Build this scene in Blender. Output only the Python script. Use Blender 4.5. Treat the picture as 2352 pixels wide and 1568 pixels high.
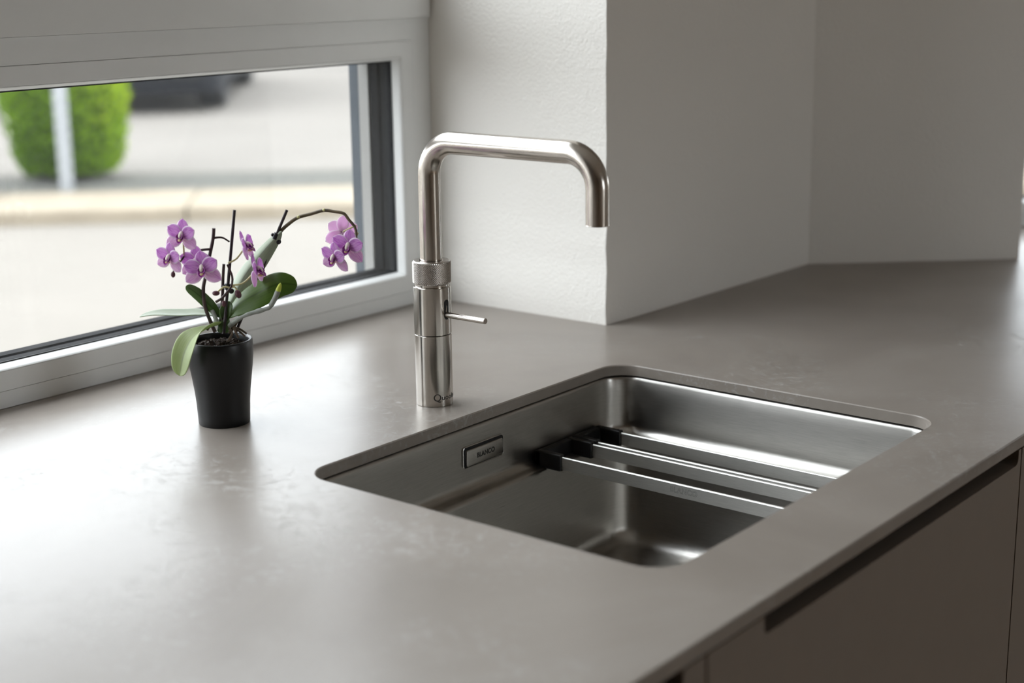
import bpy, bmesh, math, random
from mathutils import Vector, Matrix, noise as mnoise
random.seed(7)
for o in list(bpy.data.objects):
    bpy.data.objects.remove(o)
SC = bpy.context.scene
COL = SC.collection

# ------------------------------------------------------------------ camera
ZC = 0.90                                   # worktop height; all "z" below are relative to it
FPX = 3525.45
CAM = Vector((0, 0, ZC + 0.443))
RT = Vector((0.62488, -0.78061, -0.01297))
UP = Vector((0.19190, 0.13749, 0.97174))
FW = Vector((0.75674, 0.60971, -0.23576))
cd = bpy.data.cameras.new('camera')
cam = bpy.data.objects.new('camera', cd)
COL.objects.link(cam)
M = Matrix((RT, UP, -FW)).transposed()
cam.matrix_world = Matrix.Translation(CAM) @ M.to_4x4()
cd.sensor_width = 36.0
cd.lens = FPX / 2352 * 36.0
cd.clip_start = 0.05
cd.clip_end = 300
cd.dof.use_dof = True
cd.dof.focus_distance = 1.585
cd.dof.aperture_fstop = 3.6
cd.dof.aperture_blades = 0
SC.camera = cam

# ------------------------------------------------------------------ sky, exposure
world = bpy.data.worlds.new('overcast_sky')
SC.world = world
world.use_nodes = True
wt = world.node_tree
wt.nodes.clear()
wo = wt.nodes.new('ShaderNodeOutputWorld')
wb = wt.nodes.new('ShaderNodeBackground')
wb.inputs['Color'].default_value = (0.895, 0.945, 1.0, 1)
wb.inputs['Strength'].default_value = 7.8
wt.links.new(wb.outputs[0], wo.inputs[0])
SC.view_settings.view_transform = 'Standard'
SC.view_settings.look = 'None'
SC.view_settings.exposure = 0.0
SC.view_settings.gamma = 1.0
SC.view_settings.use_curve_mapping = False
cy = SC.cycles
cy.use_denoising = True
try:
    cy.denoiser = 'OPENIMAGEDENOISE'
except Exception:
    pass
cy.use_adaptive_sampling = True
cy.adaptive_threshold = 0.06
cy.adaptive_min_samples = 20
cy.max_bounces = 9
cy.diffuse_bounces = 5
cy.glossy_bounces = 4
cy.transmission_bounces = 4
cy.transparent_max_bounces = 10
cy.sample_clamp_indirect = 6.0
cy.caustics_reflective = True
cy.blur_glossy = 0.4

# ------------------------------------------------------------------ key dimensions (measured)
YW = 1.393            # inner face of the window frame
YF = 0.5057           # front edge of worktop
YM = 1.1035           # main wall
XR = 1.561            # right reveal of the window niche
FAU = Vector((1.1617, 1.0415, ZC))
SX0, SX1, SY0, SY1 = 0.9126, 1.4132, 0.5903, 0.9832
T2 = Vector((0.6727, -0.7399, 0))          # direction of the oblique wall
N2 = Vector((0.7399, 0.6727, 0))
P5 = Vector((XR, YM, 0)); P6 = Vector((2.0763, 1.0919, 0))
P7 = P6 + T2 * 0.329; P8 = P7 + N2 * 0.29
P9 = P8 + T2 * 1.4; P10 = P9 - N2 * 0.29
P11 = P10 + T2 * 0.5
XB0, YB0, HC = -2.5, -3.0, 2.5             # left wall, rear wall, ceiling height

def ray(px, py):
    return FW + RT * ((px - 1176) / FPX) + UP * ((784 - py) / FPX)

def on_plane(px, py, p0, nrm):
    d = ray(px, py)
    return CAM + d * ((Vector(p0) - CAM).dot(nrm) / d.dot(nrm))

# ------------------------------------------------------------------ material helpers
MATS = {}
def newmat(name):
    m = bpy.data.materials.new(name)
    m.use_nodes = True
    nt = m.node_tree
    b = nt.nodes['Principled BSDF']
    MATS[name] = m
    return m, nt, b

def nd(nt, typ, **kw):
    n = nt.nodes.new('ShaderNode' + typ)
    for k, v in kw.items():
        if k in ('inp',):
            for a, c in v.items():
                n.inputs[a].default_value = c
        else:
            setattr(n, k, v)
    return n

def ramp(nt, stops):
    r = nt.nodes.new('ShaderNodeValToRGB')
    while len(r.color_ramp.elements) < len(stops):
        r.color_ramp.elements.new(0.5)
    for e, (p, c) in zip(r.color_ramp.elements, stops):
        e.position = p
        e.color = (c[0], c[1], c[2], 1) if isinstance(c, (tuple, list)) else (c, c, c, 1)
    return r

def plain(name, col, rough=0.5, metal=0.0, spec=0.5, var=0.04, vscale=30, bump=0.0, bscale=400, bdist=0.0005, coat=0.0):
    m, nt, b = newmat(name)
    b.inputs['Roughness'].default_value = rough
    b.inputs['Metallic'].default_value = metal
    b.inputs['Specular IOR Level'].default_value = spec
    b.inputs['Coat Weight'].default_value = coat
    tc = nd(nt, 'TexCoord')
    n = nd(nt, 'TexNoise', inp={'Scale': vscale, 'Detail': 4.0})
    nt.links.new(tc.outputs['Object'], n.inputs['Vector'])
    lo = tuple(max(0, c * (1 - var)) for c in col); hi = tuple(min(1, c * (1 + var)) for c in col)
    r = ramp(nt, [(0.3, lo), (0.7, hi)])
    nt.links.new(n.outputs['Fac'], r.inputs['Fac'])
    nt.links.new(r.outputs['Color'], b.inputs['Base Color'])
    if bump > 0:
        n2 = nd(nt, 'TexNoise', inp={'Scale': bscale, 'Detail': 3.0})
        nt.links.new(tc.outputs['Object'], n2.inputs['Vector'])
        bp = nd(nt, 'Bump', inp={'Strength': bump, 'Distance': bdist})
        nt.links.new(n2.outputs['Fac'], bp.inputs['Height'])
        nt.links.new(bp.outputs['Normal'], b.inputs['Normal'])
    return m

def brushed(name, col, rough, stretch, aniso=0.0, bump=0.05, rvar=0.06, rot=None):
    """steel with fine parallel grinding lines; stretch = object-space scale per axis"""
    m, nt, b = newmat(name)
    b.inputs['Metallic'].default_value = 1.0
    b.inputs['Anisotropic'].default_value = aniso
    if rot is not None:
        b.inputs['Anisotropic Rotation'].default_value = rot
        tg = nd(nt, 'Tangent', direction_type='RADIAL', axis='Z')
        nt.links.new(tg.outputs[0], b.inputs['Tangent'])
    tc = nd(nt, 'TexCoord')
    mp = nd(nt, 'Mapping', inp={'Scale': stretch})
    n = nd(nt, 'TexNoise', inp={'Scale': 1.0, 'Detail': 3.0})
    nt.links.new(tc.outputs['Object'], mp.inputs['Vector'])
    nt.links.new(mp.outputs[0], n.inputs['Vector'])
    r = ramp(nt, [(0.25, tuple(c * 0.9 for c in col)), (0.75, tuple(min(1, c * 1.06) for c in col))])
    nt.links.new(n.outputs['Fac'], r.inputs['Fac'])
    nt.links.new(r.outputs['Color'], b.inputs['Base Color'])
    mr = nd(nt, 'MapRange', inp={'To Min': rough - rvar, 'To Max': rough + rvar})
    nt.links.new(n.outputs['Fac'], mr.inputs['Value'])
    nt.links.new(mr.outputs[0], b.inputs['Roughness'])
    bp = nd(nt, 'Bump', inp={'Strength': bump, 'Distance': 0.0002})
    nt.links.new(n.outputs['Fac'], bp.inputs['Height'])
    nt.links.new(bp.outputs['Normal'], b.inputs['Normal'])
    return m

# plaster
def plaster(name, col, strength=0.28):
    m, nt, b = newmat(name)
    b.inputs['Roughness'].default_value = 0.85
    b.inputs['Specular IOR Level'].default_value = 0.25
    b.inputs['Base Color'].default_value = (*col, 1)
    tc = nd(nt, 'TexCoord')
    n1 = nd(nt, 'TexNoise', inp={'Scale': 240.0, 'Detail': 3.0, 'Roughness': 0.55})
    n2 = nd(nt, 'TexVoronoi', inp={'Scale': 260.0})
    ad = nd(nt, 'Math', operation='ADD')
    nt.links.new(tc.outputs['Object'], n1.inputs['Vector'])
    nt.links.new(tc.outputs['Object'], n2.inputs['Vector'])
    nt.links.new(n1.outputs['Fac'], ad.inputs[0])
    ml = nd(nt, 'Math', operation='MULTIPLY'); ml.inputs[1].default_value = -0.5
    nt.links.new(n2.outputs['Distance'], ml.inputs[0])
    nt.links.new(ml.outputs[0], ad.inputs[1])
    bp = nd(nt, 'Bump', inp={'Strength': strength, 'Distance': 0.003})
    nt.links.new(ad.outputs[0], bp.inputs['Height'])
    nt.links.new(bp.outputs['Normal'], b.inputs['Normal'])
    return m
M_PLASTER = plaster('white_plaster', (0.80, 0.772, 0.725))
M_TAUPEWALL = plain('taupe_wall_paint', (0.40, 0.325, 0.25), 0.85, spec=0.2, var=0.02)
M_CEIL = plain('ceiling_paint', (0.80, 0.79, 0.77), 0.9, var=0.01)
M_FLOOR = plain('floor_oak', (0.42, 0.285, 0.17), 0.45, var=0.08, vscale=8)
M_PVC = plain('white_window_plastic', (0.80, 0.81, 0.80), 0.38, var=0.01, spec=0.5)
M_PANEL = plain('white_lacquer_panel', (0.78, 0.785, 0.77), 0.5, var=0.01)
M_GASKET = plain('black_rubber', (0.012, 0.013, 0.015), 0.5)
M_DARKALU = plain('anthracite_aluminium', (0.0052, 0.0056, 0.0066), 0.7, spec=0.06, var=0.08)
M_LIGHTALU = plain('pale_aluminium', (0.21, 0.205, 0.195), 0.6, spec=0.1)
M_BLUEGREY = plain('blue_grey_render', (0.062, 0.070, 0.080), 0.8, spec=0.1)

# stone-look ceramic worktop
def worktop_mat():
    m, nt, b = newmat('grey_ceramic_worktop')
    tc = nd(nt, 'TexCoord')
    mp = nd(nt, 'Mapping', inp={'Scale': (1.0, 1.0, 1.0)})
    nt.links.new(tc.outputs['Object'], mp.inputs['Vector'])
    big = nd(nt, 'TexNoise', inp={'Scale': 4.2, 'Detail': 6.0, 'Roughness': 0.62, 'Distortion': 0.6})
    fine = nd(nt, 'TexNoise', inp={'Scale': 80.0, 'Detail': 8.0, 'Roughness': 0.75, 'Distortion': 1.4})
    for n in (big, fine):
        nt.links.new(mp.outputs[0], n.inputs['Vector'])
    c1 = ramp(nt, [(0.30, (0.236, 0.206, 0.179)), (0.55, (0.275, 0.243, 0.213)), (0.78, (0.318, 0.290, 0.261))])
    nt.links.new(big.outputs['Fac'], c1.inputs['Fac'])
    # sparse pale wisps where a coarse patch mask meets fine grain
    patch = nd(nt, 'TexNoise', inp={'Scale': 6.5, 'Detail': 3.0, 'Roughness': 0.5})
    nt.links.new(mp.outputs[0], patch.inputs['Vector'])
    pr = ramp(nt, [(0.45, 0.0), (0.60, 1.0)])
    nt.links.new(patch.outputs['Fac'], pr.inputs['Fac'])
    fr = ramp(nt, [(0.52, 0.0), (0.63, 1.0)])
    nt.links.new(fine.outputs['Fac'], fr.inputs['Fac'])
    mu = nd(nt, 'Math', operation='MULTIPLY')
    nt.links.new(pr.outputs['Color'], mu.inputs[0])
    nt.links.new(fr.outputs['Color'], mu.inputs[1])
    mx = nd(nt, 'MixRGB', blend_type='MIX')
    mx.inputs['Color2'].default_value = (0.46, 0.45, 0.435, 1)
    m05 = nd(nt, 'Math', operation='MULTIPLY'); m05.inputs[1].default_value = 0.42
    nt.links.new(mu.outputs[0], m05.inputs[0])
    nt.links.new(m05.outputs[0], mx.inputs['Fac'])
    nt.links.new(c1.outputs['Color'], mx.inputs['Color1'])
    nt.links.new(mx.outputs['Color'], b.inputs['Base Color'])
    rr = nd(nt, 'MapRange', inp={'From Min': 0.0, 'From Max': 1.0, 'To Min': 0.30, 'To Max': 0.46})
    nt.links.new(mu.outputs[0], rr.inputs['Value'])
    nt.links.new(rr.outputs[0], b.inputs['Roughness'])
    b.inputs['Specular IOR Level'].default_value = 0.37
    grain = nd(nt, 'TexNoise', inp={'Scale': 900.0, 'Detail': 2.0})
    nt.links.new(mp.outputs[0], grain.inputs['Vector'])
    ad = nd(nt, 'Math', operation='ADD')
    nt.links.new(grain.outputs['Fac'], ad.inputs[0])
    nt.links.new(mu.outputs[0], ad.inputs[1])
    bp = nd(nt, 'Bump', inp={'Strength': 0.08, 'Distance': 0.0006})
    nt.links.new(ad.outputs[0], bp.inputs['Height'])
    nt.links.new(bp.outputs['Normal'], b.inputs['Normal'])
    return m
M_TOP = worktop_mat()
M_SINK = brushed('satin_sink_steel', (0.47, 0.455, 0.43), 0.29, (40, 40, 900), aniso=0.6, bump=0.02, rvar=0.03, rot=0.25)
M_TAP = brushed('brushed_tap_steel', (0.54, 0.505, 0.46), 0.18, (1500, 1500, 14), bump=0.06, rvar=0.04)
M_PIPE = brushed('satin_spout_steel', (0.57, 0.525, 0.475), 0.23, (900, 60, 60), bump=0.015, rvar=0.03)
M_KNURL = plain('knurled_steel', (0.62, 0.585, 0.55), 0.26, metal=1.0, var=0.03)
M_RAIL = brushed('brushed_rail_steel', (0.80, 0.795, 0.77), 0.42, (1500, 60, 1500), bump=0.02, rvar=0.03)
M_BLACKPL = plain('black_plastic', (0.010, 0.010, 0.011), 0.38, spec=0.4)
M_INK = plain('dark_engraving', (0.03, 0.028, 0.026), 0.6)
M_ETCH = plain('grey_etching', (0.10, 0.10, 0.095), 0.6)
M_CAB = plain('taupe_matt_front', (0.205, 0.168, 0.138), 0.55, var=0.02)
M_CARC = plain('dark_carcass', (0.045, 0.043, 0.040), 0.6)
M_POT = plain('black_ceramic_glaze', (0.0045, 0.0045, 0.0048), 0.38, spec=0.40, var=0.05, bump=0.03, bscale=900)
M_BARK = plain('potting_bark', (0.036, 0.022, 0.014), 0.9, var=0.6, vscale=160)
M_STAKE = plain('dark_purple_stake', (0.022, 0.011, 0.014), 0.45)
M_STEM = plain('brown_green_stem', (0.085, 0.060, 0.028), 0.5, var=0.4, vscale=90)
M_STEMD = plain('dark_brown_stem', (0.050, 0.026, 0.022), 0.5, var=0.4, vscale=90)
M_PEDI = plain('pale_green_pedicel', (0.55, 0.52, 0.25), 0.5, var=0.1)
M_BUD = plain('maroon_bud', (0.11, 0.035, 0.045), 0.5, var=0.3, vscale=200)
M_ROOT = plain('silver_grey_root', (0.25, 0.265, 0.235), 0.7, var=0.2, vscale=200, bump=0.3, bscale=500)
M_ROOTTIP = plain('lime_root_tip', (0.50, 0.58, 0.06), 0.4)
M_DRYROOT = plain('dry_brown_root', (0.12, 0.085, 0.055), 0.8, var=0.4, vscale=150)

def leafmat(name, base, edge, rough=0.42):
    m, nt, b = newmat(name)
    uv = nd(nt, 'UVMap')
    sp = nd(nt, 'SeparateXYZ')
    nt.links.new(uv.outputs[0], sp.inputs[0])
    mp = nd(nt, 'Mapping', inp={'Scale': (46.0, 2.5, 1.0)})
    nt.links.new(uv.outputs[0], mp.inputs['Vector'])
    n = nd(nt, 'TexNoise', inp={'Scale': 1.0, 'Detail': 3.0})
    nt.links.new(mp.outputs[0], n.inputs['Vector'])
    r = ramp(nt, [(0.25, base), (0.8, edge)])
    nt.links.new(n.outputs['Fac'], r.inputs['Fac'])
    # midrib line is a touch darker
    a = nd(nt, 'Math', operation='SUBTRACT'); a.inputs[1].default_value = 0.5
    nt.links.new(sp.outputs['X'], a.inputs[0])
    ab = nd(nt, 'Math', operation='ABSOLUTE'); nt.links.new(a.outputs[0], ab.inputs[0])
    rm = ramp(nt, [(0.0, 0.58), (0.05, 1.0)])
    nt.links.new(ab.outputs[0], rm.inputs['Fac'])
    mx = nd(nt, 'MixRGB', blend_type='MULTIPLY'); mx.inputs['Fac'].default_value = 1.0
    nt.links.new(r.outputs['Color'], mx.inputs['Color1'])
    nt.links.new(rm.outputs['Color'], mx.inputs['Color2'])
    nt.links.new(mx.outputs['Color'], b.inputs['Base Color'])
    b.inputs['Roughness'].default_value = rough
    tr = nd(nt, 'BsdfTranslucent')
    hs = nd(nt, 'HueSaturation', inp={'Saturation': 1.25, 'Value': 1.5})
    nt.links.new(mx.outputs['Color'], hs.inputs['Color'])
    nt.links.new(hs.outputs['Color'], tr.inputs['Color'])
    ms = nd(nt, 'MixShader', inp={'Fac': 0.25})
    out = nt.nodes['Material Output']
    nt.links.new(b.outputs[0], ms.inputs[1]); nt.links.new(tr.outputs[0], ms.inputs[2])
    nt.links.new(ms.outputs[0], out.inputs['Surface'])
    return m
M_LEAFD = leafmat('deep_green_leaf', (0.060, 0.120, 0.013), (0.105, 0.185, 0.024), 0.35)
M_LEAFM = leafmat('mid_green_leaf', (0.075, 0.140, 0.040), (0.115, 0.195, 0.060), 0.4)
M_LEAFL = leafmat('pale_green_leaf', (0.330, 0.400, 0.180), (0.440, 0.510, 0.270), 0.45)
M_LEAFG = leafmat('grey_green_leaf', (0.31, 0.365, 0.255), (0.43, 0.485, 0.37), 0.45)

def petalmat(name, core, mid, rim, vein, vstr=0.5, transl=0.38):
    m, nt, b = newmat(name)
    uv = nd(nt, 'UVMap')
    sp = nd(nt, 'SeparateXYZ'); nt.links.new(uv.outputs[0], sp.inputs[0])
    # radial veins: fan out from the base, wavy
    mp = nd(nt, 'Mapping', inp={'Scale': (26.0, 1.6, 1.0)})
    nt.links.new(uv.outputs[0], mp.inputs['Vector'])
    n = nd(nt, 'TexNoise', inp={'Scale': 1.0, 'Detail': 2.0, 'Distortion': 0.3})
    nt.links.new(mp.outputs[0], n.inputs['Vector'])
    vr = ramp(nt, [(0.46, 0.0), (0.58, 1.0)])
    nt.links.new(n.outputs['Fac'], vr.inputs['Fac'])
    along = ramp(nt, [(0.0, core), (0.42, mid), (0.88, mid), (0.97, rim)])
    nt.links.new(sp.outputs['Y'], along.inputs['Fac'])
    mv = nd(nt, 'MixRGB', blend_type='MIX')
    k = nd(nt, 'Math', operation='MULTIPLY'); k.inputs[1].default_value = vstr
    nt.links.new(vr.outputs['Color'], k.inputs[0])
    nt.links.new(k.outputs[0], mv.inputs['Fac'])
    nt.links.new(along.outputs['Color'], mv.inputs['Color1'])
    mv.inputs['Color2'].default_value = (*vein, 1)
    # pale rim across the width
    a = nd(nt, 'Math', operation='SUBTRACT'); a.inputs[1].default_value = 0.5
    nt.links.new(sp.outputs['X'], a.inputs[0])
    ab = nd(nt, 'Math', operation='ABSOLUTE'); nt.links.new(a.outputs[0], ab.inputs[0])
    er = ramp(nt, [(0.38, 0.0), (0.47, 1.0)])
    nt.links.new(ab.outputs[0], er.inputs['Fac'])
    me = nd(nt, 'MixRGB', blend_type='MIX')
    nt.links.new(er.outputs['Color'], me.inputs['Fac'])
    nt.links.new(mv.outputs['Color'], me.inputs['Color1'])
    me.inputs['Color2'].default_value = (*rim, 1)
    nt.links.new(me.outputs['Color'], b.inputs['Base Color'])
    b.inputs['Roughness'].default_value = 0.6
    b.inputs['Specular IOR Level'].default_value = 0.2
    tr = nd(nt, 'BsdfTranslucent')
    nt.links.new(me.outputs['Color'], tr.inputs['Color'])
    ms = nd(nt, 'MixShader', inp={'Fac': transl})
    out = nt.nodes['Material Output']
    nt.links.new(b.outputs[0], ms.inputs[1]); nt.links.new(tr.outputs[0], ms.inputs[2])
    nt.links.new(ms.outputs[0], out.inputs['Surface'])
    return m
M_PETAL = petalmat('violet_petal', (0.78, 0.44, 0.80), (0.83, 0.54, 0.85), (0.97, 0.90, 0.97), (0.58, 0.18, 0.64), 0.8, 0.5)
M_PETALB = petalmat('backlit_pink_petal', (0.93, 0.80, 0.88), (0.93, 0.70, 0.90), (0.98, 0.92, 0.97), (0.85, 0.55, 0.82), 0.3, 0.6)  # lighter copy of the violet petal, light shining through put into its colour
M_SEPAL = petalmat('veined_cream_sepal', (0.94, 0.90, 0.70), (0.84, 0.64, 0.80), (0.97, 0.90, 0.96), (0.62, 0.26, 0.62), 0.7, 0.5)
M_LIP = petalmat('magenta_lip', (0.42, 0.03, 0.40), (0.38, 0.03, 0.40), (0.62, 0.30, 0.62), (0.30, 0.015, 0.30), 0.5, 0.25)
M_COLUMN = plain('ivory_column', (0.82, 0.74, 0.66), 0.5, var=0.05)
M_THROAT = plain('yellow_cream_throat', (0.80, 0.62, 0.34), 0.5, var=0.2, vscale=400)

# exterior
M_PAVE = plain('cream_concrete', (0.140, 0.128, 0.113), 0.9, spec=0.1, var=0.03, vscale=2.0, bump=0.1, bscale=40, bdist=0.002)
M_ROAD = plain('pale_asphalt', (0.134, 0.123, 0.110), 0.9, spec=0.1, var=0.05, vscale=1.2)
M_KERBT = plain('sandstone_kerb', (0.190, 0.162, 0.124), 0.9, spec=0.1, var=0.10, vscale=5)
M_GRAVEL = plain('grey_gravel', (0.080, 0.078, 0.069), 0.95, spec=0.1, var=0.45, vscale=35)
M_GALV = plain('galvanised_steel', (0.235, 0.242, 0.248), 0.6, metal=0.0, spec=0.1, var=0.05)
M_WIRE = plain('dull_zinc_wire', (0.09, 0.095, 0.10), 0.6, spec=0.2)
M_CARP = plain('dark_blue_grey_paint', (0.008, 0.009, 0.012), 0.5, spec=0.15, coat=0.0)
M_TYRE = plain('tyre_rubber', (0.006, 0.006, 0.0065), 0.8)
M_RENDER = plain('pale_render_facade', (0.075, 0.08, 0.085), 0.9, var=0.03, vscale=3)
M_TRUNK = plain('bark_brown', (0.09, 0.06, 0.04), 0.9, var=0.3)

def glassmat(name, tint=(0.985, 0.99, 0.985), rough=0.0):
    m, nt, b = newmat(name)
    nt.nodes.remove(b)
    out = nt.nodes['Material Output']
    t = nd(nt, 'BsdfTransparent'); t.inputs['Color'].default_value = (*tint, 1)
    g = nd(nt, 'BsdfGlossy'); g.inputs['Roughness'].default_value = rough
    f = nd(nt, 'Fresnel')
    ge = nd(nt, 'NewGeometry')
    io = nd(nt, 'MapRange', inp={'To Min': 1.40, 'To Max': 1 / 1.40})   # same reflectance from both sides of the sheet
    nt.links.new(ge.outputs['Backfacing'], io.inputs['Value'])
    nt.links.new(io.outputs[0], f.inputs['IOR'])
    ms = nd(nt, 'MixShader')
    nt.links.new(f.outputs[0], ms.inputs[0])
    nt.links.new(t.outputs[0], ms.inputs[1]); nt.links.new(g.outputs[0], ms.inputs[2])
    nt.links.new(ms.outputs[0], out.inputs['Surface'])
    return m
M_GLASS = glassmat('window_glass')
M_CARGLASS = plain('dark_car_glass', (0.02, 0.025, 0.03), 0.05)

def hedgemat():
    m, nt, b = newmat('hedge_leaves')
    oi = nd(nt, 'Attribute', attribute_name='tint')
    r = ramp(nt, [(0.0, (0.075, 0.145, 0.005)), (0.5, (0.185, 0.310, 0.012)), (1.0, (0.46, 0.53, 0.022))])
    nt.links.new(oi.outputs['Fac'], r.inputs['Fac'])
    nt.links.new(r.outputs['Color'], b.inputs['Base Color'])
    b.inputs['Roughness'].default_value = 0.6
    b.inputs['Specular IOR Level'].default_value = 0.05
    tr = nd(nt, 'BsdfTranslucent')
    nt.links.new(r.outputs['Color'], tr.inputs['Color'])
    ms = nd(nt, 'MixShader', inp={'Fac': 0.3})
    out = nt.nodes['Material Output']
    nt.links.new(b.outputs[0], ms.inputs[1]); nt.links.new(tr.outputs[0], ms.inputs[2])
    nt.links.new(ms.outputs[0], out.inputs['Surface'])
    return m
M_HEDGE = hedgemat()
M_HEDGECORE = plain('hedge_inner_core', (0.020, 0.045, 0.003), 0.9, spec=0.0, var=0.4, vscale=25)

# ------------------------------------------------------------------ geometry helpers
ORG = {}
def world_org(o):
    while o is not None and o.name not in ORG:
        o = o.parent
    return ORG[o.name] if o is not None else Vector((0, 0, 0))

def thing(name, label, cat, loc, group=None, kind=None):
    o = bpy.data.objects.new(name, None)
    o.empty_display_size = 0.03
    COL.objects.link(o)
    o.location = loc
    ORG[o.name] = Vector(loc)
    tag(o, label, cat, group, kind)
    return o

def tag(o, label=None, cat=None, group=None, kind=None):
    if label: o['label'] = label
    if cat: o['category'] = cat
    if group: o['group'] = group
    if kind: o['kind'] = kind
    return o

class G:
    """collects world-space geometry for one mesh"""
    def __init__(s):
        s.v = []; s.f = []; s.uv = []
    def add(s, verts, faces, uvs=None):
        b = len(s.v)
        s.v += [Vector(x) for x in verts]
        s.f += [tuple(i + b for i in f) for f in faces]
        if uvs is not None:
            while len(s.uv) < b: s.uv.append((0, 0))
            s.uv += list(uvs)
        return s
    def box(s, a, b, fr=None):
        x0, y0, z0 = a; x1, y1, z1 = b
        vs = [Vector(p) for p in ((x0,y0,z0),(x1,y0,z0),(x1,y1,z0),(x0,y1,z0),(x0,y0,z1),(x1,y0,z1),(x1,y1,z1),(x0,y1,z1))]
        if fr: vs = [fr(p) for p in vs]
        return s.add(vs, [(0,3,2,1),(4,5,6,7),(0,1,5,4),(1,2,6,5),(2,3,7,6),(3,0,4,7)])
    def prism(s, poly, z0, z1):
        n = len(poly)
        vs = [Vector((p[0], p[1], z0)) for p in poly] + [Vector((p[0], p[1], z1)) for p in poly]
        fs = [tuple(range(n - 1, -1, -1)), tuple(range(n, 2 * n))] + [(i, (i + 1) % n, n + (i + 1) % n, n + i) for i in range(n)]
        return s.add(vs, fs)
    def loops(s, loops, cap0=False, cap1=False, closed=True):
        n = len(loops[0]); vs = [p for l in loops for p in l]; fs = []
        for k in range(len(loops) - 1):
            for i in range(n if closed else n - 1):
                j = (i + 1) % n
                fs.append((k * n + i, k * n + j, (k + 1) * n + j, (k + 1) * n + i))
        if cap0: fs.append(tuple(range(n - 1, -1, -1)))
        if cap1: fs.append(tuple((len(loops) - 1) * n + i for i in range(n)))
        return s.add(vs, fs)
    def lathe(s, prof, c, seg=64, cap0=True, cap1=True):
        L = [[Vector((c[0] + r * math.cos(2 * math.pi * i / seg), c[1] + r * math.sin(2 * math.pi * i / seg), c[2] + z)) for i in range(seg)] for r, z in prof]
        return s.loops(L, cap0, cap1)
    def tube(s, pts, rad, seg=12, cap=True):
        pts = [Vector(p) for p in pts]
        n = len(pts)
        if not isinstance(rad, (list, tuple)): rad = [rad] * n
        tang = [(pts[min(i + 1, n - 1)] - pts[max(i - 1, 0)]).normalized() for i in range(n)]
        ref = Vector((0, 0, 1)) if abs(tang[0].z) < 0.9 else Vector((1, 0, 0))
        u = tang[0].cross(ref).normalized()
        L = []
        for i in range(n):
            u = (u - tang[i] * u.dot(tang[i])).normalized()
            w = tang[i].cross(u)
            L.append([pts[i] + (u * math.cos(2 * math.pi * k / seg) + w * math.sin(2 * math.pi * k / seg)) * rad[i] for k in range(seg)])
        return s.loops(L, cap, cap)
    def ball(s, c, r, seg=12, rings=8, axes=None):
        c = Vector(c)
        A = axes or (Vector((r, 0, 0)), Vector((0, r, 0)), Vector((0, 0, r)))
        L = []
        for k in range(1, rings):
            ph = math.pi * k / rings
            L.append([c + A[0] * (math.sin(ph) * math.cos(2*math.pi*i/seg)) + A[1] * (math.sin(ph) * math.sin(2*math.pi*i/seg)) - A[2] * math.cos(ph) for i in range(seg)])
        return s.loops(L, True, True)
    def build(s, name, mat, parent=None, smooth=None, loc=None, solid=0.0, subsurf=0):
        org = world_org(parent) if parent is not None else (Vector(loc) if loc is not None else Vector((0, 0, 0)))
        me = bpy.data.meshes.new(name)
        me.from_pydata([v - org for v in s.v], [], s.f)
        if s.uv:
            while len(s.uv) < len(s.v): s.uv.append((0, 0))
            ul = me.uv_layers.new(name='UVMap')
            for l in me.loops:
                ul.data[l.index].uv = s.uv[l.vertex_index]
        bm = bmesh.new(); bm.from_mesh(me)
        bmesh.ops.recalc_face_normals(bm, faces=bm.faces)
        bm.to_mesh(me); bm.free()
        me.materials.append(mat)
        o = bpy.data.objects.new(name, me)
        COL.objects.link(o)
        if parent is not None:
            o.parent = parent
        else:
            o.location = org
            ORG[o.name] = org
        if smooth is not None:
            for p in me.polygons: p.use_smooth = True
            if smooth < 179:
                try:
                    me.set_sharp_from_angle(angle=math.radians(smooth))
                except Exception:
                    pass
        if solid:
            md = o.modifiers.new('thickness', 'SOLIDIFY'); md.thickness = solid; md.offset = 0
        if subsurf:
            md = o.modifiers.new('subdivision', 'SUBSURF'); md.levels = subsurf; md.render_levels = subsurf
        return o

def struct(o):
    o['kind'] = 'structure'
    return o

def rrect(x0, x1, y0, y1, r, seg=10, z=0.0, sub=1):
    pts = []
    for cx, cyy, a0 in ((x1 - r, y0 + r, -90), (x1 - r, y1 - r, 0), (x0 + r, y1 - r, 90), (x0 + r, y0 + r, 180)):
        for k in range(seg + 1):
            a = math.radians(a0 + 90 * k / seg)
            pts.append(Vector((cx + r * math.cos(a), cyy + r * math.sin(a), z)))
    return pts

def text_geo(body, size, frame, thick=0.0003, outline=False, font_space=1.0, weight=0.012):
    """returns a G with the lettering placed by frame(x, y, z)"""
    cu = bpy.data.curves.new('lettering', 'FONT')
    cu.body = body; cu.size = size; cu.align_x = 'CENTER'; cu.align_y = 'CENTER'
    cu.space_character = font_space
    cu.resolution_u = 6
    if outline:
        cu.fill_mode = 'NONE'; cu.bevel_depth = thick; cu.bevel_resolution = 0
        cu.offset = size * 0.018
    else:
        cu.extrude = thick
        cu.offset = size * weight
    ob = bpy.data.objects.new('lettering_source', cu)
    COL.objects.link(ob)
    dg = bpy.context.evaluated_depsgraph_get()
    me = bpy.data.meshes.new_from_object(ob.evaluated_get(dg))
    g = G()
    g.add([frame(v.co.x, v.co.y, v.co.z) for v in me.vertices], [tuple(p.vertices) for p in me.polygons])
    bpy.data.objects.remove(ob); bpy.data.curves.remove(cu); bpy.data.meshes.remove(me)
    return g

# ================================================================== STRUCTURE
def wz(z): return ZC + z
WT = 0.30
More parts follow.
